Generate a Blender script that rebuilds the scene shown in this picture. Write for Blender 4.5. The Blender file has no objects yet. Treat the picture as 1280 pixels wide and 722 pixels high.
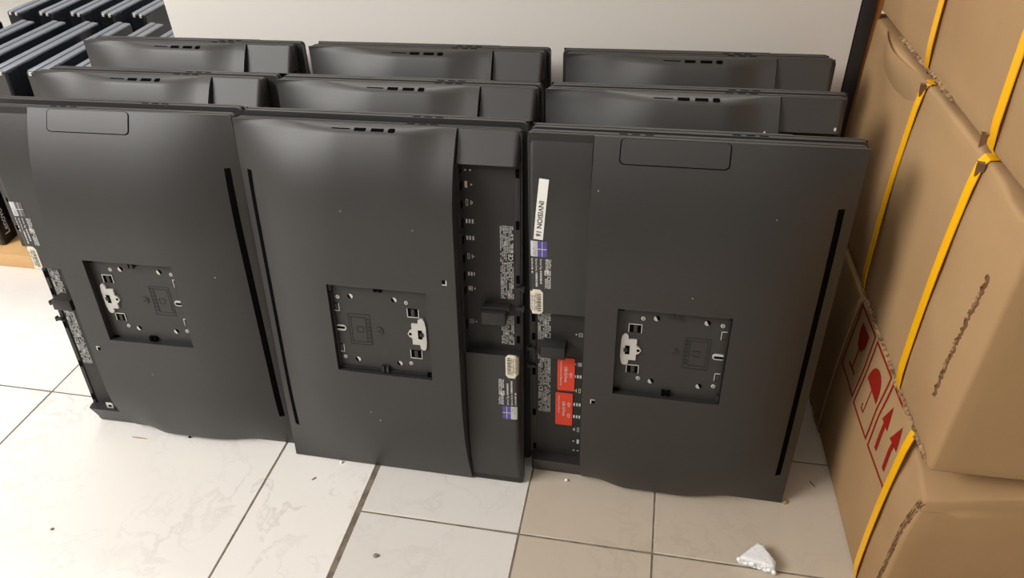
import bpy, bmesh, math, random
from mathutils import Vector, Matrix, noise
random.seed(7)
PI = math.pi
scene = bpy.context.scene
COL = scene.collection

# ------------------------------------------------------------------ materials
def srgb(r, g, b):
    f = lambda c: (c/255/12.92) if c/255 <= .04045 else ((c/255+.055)/1.055)**2.4
    return (f(r), f(g), f(b), 1)

def mat(name, col, rough=.5, metal=0, spec=.5, bump=None, var=None, coat=0):
    """bump=(scale, strength); var=(scale, second colour, contrast lo, hi)"""
    m = bpy.data.materials.new(name); m.use_nodes = True
    nt = m.node_tree; b = nt.nodes['Principled BSDF']
    b.inputs['Base Color'].default_value = col
    b.inputs['Roughness'].default_value = rough
    b.inputs['Metallic'].default_value = metal
    b.inputs['Specular IOR Level'].default_value = spec
    b.inputs['Coat Weight'].default_value = coat
    tc = nt.nodes.new('ShaderNodeTexCoord')
    if var:
        n = nt.nodes.new('ShaderNodeTexNoise'); n.inputs['Scale'].default_value = var[0]; n.inputs['Detail'].default_value = 6
        r = nt.nodes.new('ShaderNodeValToRGB')
        r.color_ramp.elements[0].position = var[2]; r.color_ramp.elements[1].position = var[3]
        r.color_ramp.elements[0].color = col; r.color_ramp.elements[1].color = var[1]
        nt.links.new(tc.outputs['Object'], n.inputs['Vector']); nt.links.new(n.outputs['Fac'], r.inputs['Fac'])
        nt.links.new(r.outputs['Color'], b.inputs['Base Color'])
    if bump:
        n = nt.nodes.new('ShaderNodeTexNoise'); n.inputs['Scale'].default_value = bump[0]; n.inputs['Detail'].default_value = 3
        bp = nt.nodes.new('ShaderNodeBump'); bp.inputs['Strength'].default_value = bump[1]; bp.inputs['Distance'].default_value = .001
        nt.links.new(tc.outputs['Object'], n.inputs['Vector']); nt.links.new(n.outputs['Fac'], bp.inputs['Height'])
        nt.links.new(bp.outputs['Normal'], b.inputs['Normal'])
    return m

def marble(name, base, vein, amount):
    m = bpy.data.materials.new(name); m.use_nodes = True
    nt = m.node_tree; b = nt.nodes['Principled BSDF']; N = nt.nodes.new; L = nt.links.new
    b.inputs['Roughness'].default_value = .32
    b.inputs['Specular IOR Level'].default_value = .35
    tc = N('ShaderNodeTexCoord'); w = N('ShaderNodeTexNoise'); w.inputs['Scale'].default_value = 7; w.inputs['Detail'].default_value = 5
    L(tc.outputs['Object'], w.inputs['Vector'])
    mx = N('ShaderNodeVectorMath'); mx.operation = 'SCALE'; mx.inputs['Scale'].default_value = .35
    L(w.outputs['Color'], mx.inputs[0])
    ad = N('ShaderNodeVectorMath'); ad.operation = 'ADD'
    L(tc.outputs['Object'], ad.inputs[0]); L(mx.outputs[0], ad.inputs[1])
    v = N('ShaderNodeTexNoise'); v.inputs['Scale'].default_value = 10; v.inputs['Detail'].default_value = 3; v.inputs['Roughness'].default_value = .55
    L(ad.outputs[0], v.inputs['Vector'])
    s = N('ShaderNodeMath'); s.operation = 'SUBTRACT'; s.inputs[1].default_value = .5; L(v.outputs['Fac'], s.inputs[0])
    a = N('ShaderNodeMath'); a.operation = 'ABSOLUTE'; L(s.outputs[0], a.inputs[0])
    r = N('ShaderNodeValToRGB'); e = r.color_ramp.elements
    e[0].position = 0; e[0].color = (1, 1, 1, 1); e[1].position = .035; e[1].color = (0, 0, 0, 1)
    L(a.outputs[0], r.inputs['Fac'])
    pn = N('ShaderNodeTexNoise'); pn.inputs['Scale'].default_value = 5; L(tc.outputs['Object'], pn.inputs['Vector'])
    pr = N('ShaderNodeValToRGB'); pr.color_ramp.elements[0].position = .40; pr.color_ramp.elements[1].position = .66
    L(pn.outputs['Fac'], pr.inputs['Fac'])
    mu = N('ShaderNodeMath'); mu.operation = 'MULTIPLY'; L(r.outputs['Color'], mu.inputs[0]); L(pr.outputs['Color'], mu.inputs[1])
    m2 = N('ShaderNodeMath'); m2.operation = 'MULTIPLY'; m2.inputs[1].default_value = amount; L(mu.outputs[0], m2.inputs[0])
    mix = N('ShaderNodeMix'); mix.data_type = 'RGBA'; mix.inputs['A'].default_value = base; mix.inputs['B'].default_value = vein
    L(m2.outputs[0], mix.inputs['Factor']); L(mix.outputs['Result'], b.inputs['Base Color'])
    return m

M = {}
M['shell'] = mat('matte charcoal plastic', (.026, .0242, .0225, 1), .48, spec=.62, bump=(2600, .10), var=(9, (.0235, .022, .0205, 1), .4, .65))
M['dark'] = mat('black plastic', (.022, .021, .020, 1), .5, spec=.35)
M['bay'] = mat('port bay black plastic', (.026, .0245, .023, 1), .5, spec=.35, bump=(1800, .06))
M['plate'] = mat('mount plate black plastic', (.036, .034, .032, 1), .5, spec=.4)
M['hole'] = mat('deep black', (.003, .003, .003, 1), .95, spec=.02)
M['glass'] = mat('black screen glass', (.006, .0075, .012, 1), .22, spec=.22)
M['steel'] = mat('zinc plated steel', (.55, .53, .49, 1), .4, .3)
M['white'] = mat('white plastic', (.52, .50, .46, 1), .5)
M['ink_white'] = mat('white print', (.62, .61, .58, 1), .6)
M['ink_grey'] = mat('grey print', (.38, .37, .35, 1), .6)
M['ink_black'] = mat('black print', (.02, .02, .02, 1), .6)
M['paper'] = mat('white label paper', (.82, .80, .75, 1), .6)
M['tag'] = mat('cream label paper', (.72, .65, .52, 1), .6)
M['silver'] = mat('silver foil', (.55, .56, .58, 1), .4, .4)
M['violet'] = mat('violet foil', (.085, .068, .30, 1), .4)
M['red'] = mat('red sticker vinyl', (.72, .052, .018, 1), .45)
M['card'] = mat('brown corrugated cardboard', srgb(166, 134, 96), .8, spec=.15, bump=(160, .18), var=(5, srgb(158, 125, 88), .35, .7))
M['card_edge'] = mat('raw cardboard edge', srgb(158, 128, 96), .9, spec=.1, bump=(400, .8), var=(160, srgb(98, 74, 52), .4, .6))
M['card_dark'] = mat('corrugated inner ply', srgb(108, 78, 52), .9, spec=.1)
M['strap'] = mat('yellow plastic strap', srgb(244, 178, 20), .38, spec=.4)
M['ink_red'] = mat('dark red carton print', srgb(138, 30, 20), .8, spec=.1)
M['wall'] = mat('white painted board', (.70, .665, .62, 1), .55, spec=.3)
M['gap_shade'] = mat('gap shade black', (.012, .011, .011, 1), .5)  # near-black colour standing in for shade in the gap
M['wood'] = mat('light oak wood', srgb(214, 172, 118), .45, var=(4, srgb(196, 150, 98), .35, .7))
M['wood_trim'] = mat('brown wood trim', srgb(150, 92, 40), .5)
M['housing'] = mat('grey housing plastic', (.17, .185, .21, 1), .30, spec=.6)
M['end'] = mat('warm grey end plastic', (.05, .044, .039, 1), .5)
M['chin'] = mat('black glossy chin', (.006, .006, .008, 1), .3, spec=.3)
M['bronze'] = mat('dull brown foil', (.11, .09, .085, 1), .45)
M['tile'] = marble('white marble tile', srgb(232, 227, 221), srgb(184, 178, 172), .42)
M['tile_plain'] = marble('off white tile', srgb(214, 209, 203), srgb(190, 184, 177), .3)
M['tile_beige'] = marble('beige tile', srgb(190, 177, 160), srgb(168, 152, 134), .3)
M['grout'] = mat('grey grout', srgb(132, 120, 106), .9, spec=.1, bump=(300, .5), var=(60, srgb(108, 98, 86), .4, .6))
M['foam'] = mat('white polystyrene foam', (.86, .86, .86, 1), .7, bump=(320, .9))
M['ceiling'] = mat('white ceiling paint', (.8, .78, .75, 1), .8)
M['lamp_glow'] = mat('lamp diffuser', (.9, .9, .9, 1), .5)
M['pebble'] = mat('brown grit', srgb(140, 122, 100), .8)
M['splinter'] = mat('dry splinter', srgb(170, 150, 120), .8)

# ------------------------------------------------------------------ mesh helpers
class MB:
    def __init__(s): s.v = []; s.f = []; s.m = []; s.mats = []
    def mi(s, m):
        m = M[m]
        if m not in s.mats: s.mats.append(m)
        return s.mats.index(m)
    def add(s, vs, fs, m):
        o = len(s.v); k = s.mi(m)
        s.v += [tuple(v) for v in vs]; s.f += [tuple(i+o for i in f) for f in fs]; s.m += [k]*len(fs)
    def box(s, x0, x1, y0, y1, z0, z1, m, bev=0, seg=2, xf=None):
        bm = bmesh.new(); bmesh.ops.create_cube(bm, size=1)
        for v in bm.verts:
            v.co = Vector(((x0+x1)/2+v.co.x*(x1-x0), (y0+y1)/2+v.co.y*(y1-y0), (z0+z1)/2+v.co.z*(z1-z0)))
        if bev: bmesh.ops.bevel(bm, geom=bm.edges[:], offset=bev, segments=seg, profile=.5, affect='EDGES')
        s.frombm(bm, m, xf)
    def frombm(s, bm, m, xf=None):
        bm.verts.ensure_lookup_table(); bm.verts.index_update()
        vs = [(xf @ v.co if xf else v.co) for v in bm.verts]
        s.add(vs, [[v.index for v in f.verts] for f in bm.faces], m); bm.free()
    def cyl(s, c, axis, r0, r1, h, m, n=20, caps=True):
        """cylinder or cone from c along axis"""
        a = Vector(axis).normalized(); u = a.orthogonal().normalized(); w = a.cross(u); c = Vector(c)
        vs = []
        for k, (r, t) in enumerate(((r0, 0), (r1, h))):
            for i in range(n):
                g = 2*PI*i/n; vs.append(c+a*t+(u*math.cos(g)+w*math.sin(g))*r)
        fs = [(i, (i+1) % n, n+(i+1) % n, n+i) for i in range(n)]
        if caps: fs += [tuple(range(n-1, -1, -1)), tuple(range(n, 2*n))]
        s.add(vs, fs, m)
    def prism(s, pts, d0, d1, fn, m):
        """outline pts (a,b) extruded between d0 and d1; fn(a,b,d)->point"""
        n = len(pts)
        vs = [fn(a, b, d0) for a, b in pts]+[fn(a, b, d1) for a, b in pts]
        fs = [tuple(range(n-1, -1, -1)), tuple(range(n, 2*n))]+[(i, (i+1) % n, n+(i+1) % n, n+i) for i in range(n)]
        s.add(vs, fs, m)
    def ribbon(s, pts, nrm, w, t, m):
        """flat strap along pts with width axis w (vector) and thickness t along the normals nrm"""
        n = len(pts); vs = []
        for p, q in zip(pts, nrm):
            p = Vector(p); q = Vector(q)
            vs += [p-w/2, p+w/2, p+w/2+q*t, p-w/2+q*t]
        fs = []
        for i in range(n-1):
            a = 4*i; b = a+4
            for k in range(4): fs.append((a+k, a+(k+1) % 4, b+(k+1) % 4, b+k))
        fs += [(3, 2, 1, 0), (4*n-4, 4*n-3, 4*n-2, 4*n-1)]
        s.add(vs, fs, m)
    def build(s, name, parent=None, ang=38):
        me = bpy.data.meshes.new(name); me.from_pydata(s.v, [], s.f)
        for m in s.mats: me.materials.append(m)
        me.polygons.foreach_set('material_index', s.m)
        bm = bmesh.new(); bm.from_mesh(me)
        bmesh.ops.recalc_face_normals(bm, faces=bm.faces)
        for f in bm.faces: f.smooth = True
        for e in bm.edges:
            if len(e.link_faces) == 2 and e.calc_face_angle(0) > math.radians(ang): e.smooth = False
        bm.to_mesh(me); bm.free()
        o = bpy.data.objects.new(name, me); COL.objects.link(o)
        if parent: o.parent = parent
        return o

def tag(o, label=None, cat=None, group=None, kind=None):
    if label: o['label'] = label
    if cat: o['category'] = cat
    if group: o['group'] = group
    if kind: o['kind'] = kind
    return o
def empty(name, loc=(0, 0, 0)):
    o = bpy.data.objects.new(name, None); COL.objects.link(o); o.location = loc; o.empty_display_size = .05
    return o

_txt = {}
def text_geo(s):
    """glyph outlines as (verts2d, faces, width), cap height 1"""
    if s in _txt: return _txt[s]
    c = bpy.data.curves.new('glyphs', 'FONT'); c.body = s; c.size = 1; c.resolution_u = 3; c.offset = .012
    o = bpy.data.objects.new('glyphs', c)
    me = bpy.data.meshes.new_from_object(o)
    vs = [(v.co.x, v.co.y) for v in me.vertices]; fs = [tuple(p.vertices) for p in me.polygons]
    bpy.data.objects.remove(o); bpy.data.meshes.remove(me); bpy.data.curves.remove(c)
    if vs:
        x0 = min(v[0] for v in vs); y0 = 0; k = 1/.7
        vs = [((x-x0)*k, y*k) for x, y in vs]; w = max(v[0] for v in vs)
    else: w = .3
    _txt[s] = (vs, fs, w); return _txt[s]
def put_text(mb, s, fn, m, h, at=(0, 0), length=None):
    """fn(t, u) maps (along the line, up the letters) to a point"""
    vs, fs, w = text_geo(s)
    kx = (length/w) if length else h
    mb.add([fn(at[0]+x*kx, at[1]+y*h) for x, y in vs], fs, m)

# ------------------------------------------------------------------ camera (solved from the photograph)
f_px, yaw, pitch, roll = 908.83, -.2194, .6294, -.0453
Cc = Vector((.5534, -.7426, .9421))
cy, sy, cp, sp = math.cos(yaw), math.sin(yaw), math.cos(pitch), math.sin(pitch)
fwd = Vector((sy*cp, cy*cp, -sp)); rt = Vector((cy, -sy, 0)); up = rt.cross(fwd)
r_ = rt*math.cos(roll)+up*math.sin(roll); u_ = -rt*math.sin(roll)+up*math.cos(roll)
cam = bpy.data.cameras.new('camera'); cam.sensor_width = 36; cam.sensor_fit = 'HORIZONTAL'; cam.lens = f_px/1280*36
cam.clip_start = .02
co = bpy.data.objects.new('camera', cam); COL.objects.link(co)
co.matrix_world = Matrix(((r_.x, u_.x, -fwd.x, Cc.x), (r_.y, u_.y, -fwd.y, Cc.y), (r_.z, u_.z, -fwd.z, Cc.z), (0, 0, 0, 1)))
scene.camera = co

# ------------------------------------------------------------------ setting
def build_floor():
    mb = MB()
    mb.box(-4.2, 2.2, -2.6, 4.6, -.05, -.0012, 'grout')
    def tiles(x0, x1, ys, m, gl=.0015, gr=.0015):
        for a, b in zip(ys[:-1], ys[1:]):
            mb.box(x0+gl, x1-gr, a+.0015, b-.0015, -.03, 0, m, bev=.0008, seg=1)
    big = [.07+.507*k for k in range(-5, 10)]
    xs = [-.535-.507*k for k in range(7, -1, -1)]
    for a, b in zip(xs[:-1], xs[1:]): tiles(a, b, big, 'tile')
    tiles(-.535, -.028, big, 'tile'); tiles(-.028, .146, big, 'tile', gr=.0045)
    small = [-.092+.21*k for k in range(-11, 22)]
    tiles(.146, .402, small, 'tile_plain', gl=.0045)
    xs = [.402, .6, 1.107, 1.614, 2.12]
    for a, b in zip(xs[:-1], xs[1:]): tiles(a, b, small, 'tile_beige', gl=.0012, gr=.0012)
    o = mb.build('floor'); tag(o, kind='structure'); return o
build_floor()
mb = MB(); mb.box(-.32, .836, .45, .49, 0, .82, 'wall', bev=.002); tag(mb.build('wall_back'), kind='structure')
mb = MB(); mb.box(.837, .858, .452, .5, 0, .82, 'gap_shade', bev=.001); tag(mb.build('gap_shade_strip'), kind='structure')  # black slab painted in for the shaded gap between board and cartons
mb = MB(); mb.box(.8585, .868, .456, .5, 0, .82, 'wood_trim', bev=.001); tag(mb.build('trim_2'), kind='structure')
mb = MB(); mb.box(-4.2, 2.2, -2.6, 4.6, 2.8, 2.85, 'ceiling'); tag(mb.build('ceiling'), kind='structure')
mb = MB(); mb.box(-4.25, -4.2, -2.6, 4.6, 0, 2.8, 'ceiling'); tag(mb.build('wall_left'), kind='structure')
mb = MB(); mb.box(-4.2, 2.2, 4.6, 4.65, 0, 2.8, 'ceiling'); tag(mb.build('wall_far'), kind='structure')
mb = MB(); mb.box(2.2, 2.25, -2.6, 4.6, 0, 2.8, 'ceiling'); tag(mb.build('wall_right'), kind='structure')

# ------------------------------------------------------------------ all-in-one computer
W, H = .3914, .575
XS = .309                     # edge of the main cover, the port zone is right of it
D = .044
def SS(t, p=2.4):
    t = min(max(t, 0), 1); return 1-(1-t)**p
def sm(a, b, x):
    t = min(max((x-a)/(b-a), 0), 1); return t*t*(3-2*t)
def dcover(x, z):
    bump = sm(.07, .16, x)*(1-sm(.235, .292, x))
    e = .003+.015*bump
    top = e+(D-e)*SS((H-z)/.13)
    left = SS((x+.004)/.165); bot = SS((z+.004)/.19, 2.1)
    k = (H-z)/.009
    if k < 1: top *= .30+.70*math.sqrt(max(0, 1-(1-k)**2))
    return max(.001, top*left*bot)
def A(x, z, d): return (x-W/2, -d, z)
def linspace(a, b, n): return [a+(b-a)*i/(n-1) for i in range(n)]
RX0, RX1, RZ0, RZ1 = .1219, .2668, .2160, .3587   # mount recess
PD = .033                                        # depth of its floor

def cover_mesh():
    mb = MB()
    xs = linspace(0, RX0, 20)+linspace(RX0, RX1, 22)[1:]+linspace(RX1, XS, 10)[1:]
    zs = linspace(0, RZ0, 26)+linspace(RZ0, RZ1, 12)[1:]+linspace(RZ1, H-.03, 20)[1:]+linspace(H-.03, H-.009, 6)[1:]+linspace(H-.009, H, 10)[1:]
    nx, nz = len(xs), len(zs)
    vs = [A(x, z, dcover(x, z)) for z in zs for x in xs]
    fs = []
    for j in range(nz-1):
        for i in range(nx-1):
            if RX0-1e-6 <= xs[i] and xs[i+1] <= RX1+1e-6 and RZ0-1e-6 <= zs[j] and zs[j+1] <= RZ1+1e-6: continue
            a = j*nx+i; fs.append((a, a+1, a+nx+1, a+nx))
    # perimeter walls down to the rim
    ring = [(i, 0) for i in range(nx)]+[(nx-1, j) for j in range(1, nz)]+[(i, nz-1) for i in range(nx-2, -1, -1)]+[(0, j) for j in range(nz-2, 0, -1)]
    base = len(vs)
    for i, j in ring: vs.append(A(xs[i], zs[j], -.0005))
    n = len(ring)
    for k in range(n):
        a = ring[k][1]*nx+ring[k][0]; b = ring[(k+1) % n][1]*nx+ring[(k+1) % n][0]
        fs.append((b, a, base+k, base+(k+1) % n))
    mb.add(vs, fs, 'shell')
    # recess walls
    ix = [i for i, x in enumerate(xs) if RX0-1e-6 <= x <= RX1+1e-6]; jz = [j for j, z in enumerate(zs) if RZ0-1e-6 <= z <= RZ1+1e-6]
    ring = [(i, jz[0]) for i in ix]+[(ix[-1], j) for j in jz[1:]]+[(i, jz[-1]) for i in ix[-2::-1]]+[(ix[0], j) for j in jz[-2:0:-1]]
    vs = []; n = len(ring)
    for i, j in ring:
        vs.append(A(xs[i], zs[j], dcover(xs[i], zs[j])))
    for i, j in ring: vs.append(A(xs[i], zs[j], PD-.004))
    fs = [(k, (k+1) % n, n+(k+1) % n, n+k) for k in range(n)]
    mb.add(vs, fs, 'dark')
    return mb

def patch(mb, x0, x1, z0, z1, off, m, dfn, nx=10, nz=10, r=0):
    """thin sheet following the surface dfn, raised by off, rounded corners by radius r"""
    top = {}
    xs = linspace(x0, x1, nx); zs = linspace(z0, z1, nz)
    vs = []
    for z in zs:
        for x in xs:
            xx = x
            if r:
                dz = min(z-z0, z1-z)
                if dz < r:
                    ins = r-math.sqrt(max(0, r*r-(r-dz)**2)); c = (x0+x1)/2
                    xx = c+(x-c)*((x1-x0)/2-ins)/((x1-x0)/2)
            vs.append(A(xx, z, dfn(xx, z)+off))
    fs = [(j*nx+i, j*nx+i+1, (j+1)*nx+i+1, (j+1)*nx+i) for j in range(nz-1) for i in range(nx-1)]
    n0 = len(vs); ring = [(i, 0) for i in range(nx)]+[(nx-1, j) for j in range(1, nz)]+[(i, nz-1) for i in range(nx-2, -1, -1)]+[(0, j) for j in range(nz-2, 0, -1)]
    for i, j in ring:
        p = vs[j*nx+i]; vs.append((p[0], p[1]+off+.0006, p[2]))
    n = len(ring)
    for k in range(n):
        a = ring[k][1]*nx+ring[k][0]; b = ring[(k+1) % n][1]*nx+ring[(k+1) % n][0]
        fs.append((b, a, n0+k, n0+(k+1) % n))
    mb.add(vs, fs, m)

def dlabel(x, z):            # panel carrying the labels
    return -.005+.0215*SS((W-x)/.009, 3)*(.06+.94*SS((z+.001)/.11, 1.8))
def dend(x, z):              # short piece closing the other end of the bay
    return -.005+SS((W-x)/.009, 3)*(.0045+.0185*min(1, (H-z)/(H-BAY1)))
def shell_strip(mb, x0, x1, z0, z1, dfn, nx, nz, floor, m='shell'):
    xs = linspace(x0, x1-.014, nx-8)+linspace(x1-.014, x1, 9)[1:]; zs = linspace(z0, z1, nz)
    vs = [A(x, z, dfn(x, z)) for z in zs for x in xs]
    fs = [(j*nx+i, j*nx+i+1, (j+1)*nx+i+1, (j+1)*nx+i) for j in range(nz-1) for i in range(nx-1)]
    ring = [(i, 0) for i in range(nx)]+[(nx-1, j) for j in range(1, nz)]+[(i, nz-1) for i in range(nx-2, -1, -1)]+[(0, j) for j in range(nz-2, 0, -1)]
    b0 = len(vs)
    for i, j in ring: vs.append(A(xs[i], zs[j], min(floor, dfn(xs[i], zs[j])-.0005)))
    n = len(ring)
    for k in range(n):
        a = ring[k][1]*nx+ring[k][0]; b = ring[(k+1) % n][1]*nx+ring[(k+1) % n][0]
        fs.append((b, a, b0+k, b0+(k+1) % n))
    mb.add(vs, fs, m)

def rrect(x0, x1, z0, z1, r, n=5):
    p = []
    for cx, cz, a in ((x1-r, z0+r, -PI/2), (x1-r, z1-r, 0), (x0+r, z1-r, PI/2), (x0+r, z0+r, PI)):
        for i in range(n): g = a+PI/2*i/(n-1); p.append((cx+r*math.cos(g), cz+r*math.sin(g)))
    return p

BAY0, BAY1 = .2535, .5345
def tline(x0):
    """text frame on the port side: reads up the unit, letter tops to the left"""
    return lambda t, u, d: A(x0-u, t, d)

def bar_rows(mb, x0, x1, z0, z1, d, rows, m, fill=.62, seed=1, lo=.0012, hi=.006, th=.62):
    """illegible fine print: rows of short dashes running along z"""
    R = random.Random(seed); pitch = (x1-x0)/rows
    for k in range(rows):
        z = z0; xa = x0+pitch*k; xb = xa+pitch*th
        while z < z1:
            l = R.uniform(lo, hi)
            if R.random() < fill:
                zz = min(z+l, z1)
                dd = d if not callable(d) else d((xa+xb)/2, (z+zz)/2)
                mb.add([A(xa, z, dd), A(xb, z, dd), A(xb, zz, dd), A(xa, zz, dd)], [(0, 1, 2, 3)], m)
            z += l+R.uniform(.0004, .0012)

DETAIL_NAMES = set()
def make_unit(label):
    root = empty('all_in_one_computer'); tag(root, label, 'computer')
    P = lambda mb, name, parent=root, **k: mb.build(name, parent, **k)
    # display frame: front bezel slab, groove, rear rim
    mb = MB(); mb.prism(rrect(0, W, 0, H, .007), -.013, -.0065, A, 'shell')
    mb.prism(rrect(.0025, W-.0025, .0025, H-.0025, .006), -.0066, -.004, A, 'dark')
    bz = P(mb, 'front_bezel')
    mb = MB(); mb.prism(rrect(.012, W-.03, .012, H-.012, .002), -.0138, -.0128, A, 'glass'); P(mb, 'screen', bz)
    for z in (0, H):
        for x in (.245, .261, .276):
            mb = MB(); mb.box(x-W/2-.005, x-W/2+.005, .0085, .0105, z-.0004, z+.0004, 'hole'); P(mb, 'edge_notch', bz)
    mb = MB(); mb.prism(rrect(0, W, 0, H, .006), -.0042, -.0006, A, 'shell'); P(mb, 'rear_rim')
    cv = P(cover_mesh(), 'back_cover', ang=30)
    # ports along the short edge
    for nm, xa, xb in (('card_slot', .147, .172), ('usb_port', .178, .1935), ('usb_port', .2005, .2175), ('audio_jack', .2228, .2325)):
        mb = MB()
        za, zb = {'card_slot': (.0031, .0023), 'usb_port': (.0043, .0016), 'audio_jack': (.0047, .0012)}[nm]
        patch(mb, xa, xb, H-za, H-zb, .00035, 'hole', dcover, 12, 9, r=.0020 if nm == 'audio_jack' else 0)
        P(mb, nm, cv)
    mb = MB(); patch(mb, .0135, .0215, .072, .508, .0003, 'hole', dcover, 5, 40); P(mb, 'vent_grille', cv)
    mb = MB(); mb.prism(rrect(.2905, .2955, .374, .381, .001), D-.003, D+.0003, A, 'hole')
    mb.add([A(.2905, .3735, D+.0005), A(.297, .3735, D+.0005), A(.297, .381, D+.0005), A(.2955, .381, D+.0005), A(.2955, .375, D+.0005), A(.2905, .375, D+.0005)], [(0, 1, 4, 5), (1, 2, 3, 4)], 'ink_white')
    P(mb, 'lock_slot', cv)
    # port side
    mb = MB(); shell_strip(mb, XS+.0016, W-.0004, .0006, BAY0-.0012, dlabel, 18, 24, -.0062); lp = P(mb, 'label_panel', ang=30)
    mb = MB(); shell_strip(mb, XS+.0016, W-.0004, BAY1, H-.0005, dend, 18, 10, -.0062); P(mb, 'end_panel', ang=30)
    mb = MB()
    mb.box(XS+.0005-W/2, W/2-.0015, .0002, .0045, .002, H-.003, 'bay')
    mb.box(W/2-.009, W/2-.0022, -.0015, .0002, BAY0, BAY1, 'bay', bev=.0006)
    mb.box(XS-W/2+.0003, XS-W/2+.003, -.020, .0003, BAY0, BAY1, 'dark')
    bay = P(mb, 'port_bay')
    return root, cv, lp, bay

def add_labels(lp):
    mb = MB(); patch(mb, .3695, .3880, .2150, .2545, .0004, 'tag', dlabel, 8, 10, r=.004)
    bl = mb.build('asset_tag', lp)
    mb = MB(); R = random.Random(3)
    for k in range(2):
        z = .2215
        xa, xb = ((.3805, .3855), (.3722, .3775))[k]
        if k == 0: z = .224
        while z < .2495:
            l = R.choice((.0006, .0009, .0014))
            q = [(xa, z), (xb, z), (xb, z+l), (xa, z+l)]
            mb.add([A(x, zz, dlabel(x, zz)+.0007) for x, zz in q], [(0, 1, 2, 3)], 'ink_grey' if R.random() < .1 else 'ink_black')
            z += l+R.choice((.0006, .0008, .0013))
    bar_rows(mb, .3785, .3800, .2205, .249, lambda x, z: dlabel(x, z)+.0007, 1, 'ink_black', .8, 5, .001, .003)
    mb.build('barcode', bl)
    T = lambda x0: (lambda t, u: A(x0-u, t, dlabel(x0-u, t)+.0006))
    mb = MB()
    put_text(mb, 'OptiPlex', T(.3612), 'ink_white', .0030, (.1665, 0), .0145)
    bar_rows(mb, .3622, .3665, .1665, .186, lambda x, z: dlabel(x, z)+.0006, 2, 'ink_white', .85, 6, .001, .004)
    q = [(.3590, .1835), (.3672, .1835), (.3672, .1915), (.3590, .1915)]
    mb.add([A(x, z, dlabel(x, z)+.0006) for x, z in q], [(0, 1, 2, 3)], 'ink_white')
    bar_rows(mb, .3600, .3664, .1842, .1908, lambda x, z: dlabel(x, z)+.0009, 3, 'dark', .6, 7, .001, .003)
    bar_rows(mb, .3590, .3672, .193, .212, lambda x, z: dlabel(x, z)+.0006, 5, 'ink_white', .8, 9, .001, .004)
    put_text(mb, 'Service Tag:', T(.3733), 'ink_white', .0028, (.1665, 0), .0165)
    put_text(mb, 'Express Service', T(.3793), 'ink_white', .0026, (.1665, 0), .0195)
    bar_rows(mb, .3708, .3733, .185, .205, lambda x, z: dlabel(x, z)+.0006, 1, 'ink_white', .95, 12, .0012, .0028, 1)
    bar_rows(mb, .3768, .3793, .188, .210, lambda x, z: dlabel(x, z)+.0006, 1, 'ink_white', .95, 14, .0012, .0028, 1)
    put_text(mb, 'Reg Model', T(.3848), 'ink_white', .0022, (.1665, 0), .013)
    bar_rows(mb, .3828, .3848, .1805, .190, lambda x, z: dlabel(x, z)+.0006, 1, 'ink_white', .9, 15, .0012, .0028, 1)
    mb.build('service_text', lp)
    mb = MB()
    patch(mb, .3765, .3860, .1405, .1635, .0004, 'silver', dlabel, 4, 6)
    patch(mb, .3640, .3763, .1405, .1635, .0004, 'violet', dlabel, 5, 6)
    o_ = lambda x, z: A(x, z, dlabel(x, z)+.0008)
    for q in ([(.3640, .1514), (.3763, .1514), (.3763, .1524), (.3640, .1524)], [(.3700, .1405), (.3708, .1405), (.3708, .1635), (.3700, .1635)]):
        mb.add([o_(*p) for p in q], [(0, 1, 2, 3)], 'ink_white')
    bar_rows(mb, .3785, .3835, .150, .1615, lambda x, z: dlabel(x, z)+.0008, 2, 'ink_grey', .8, 17, .001, .003)
    mb.build('system_sticker', lp)

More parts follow.
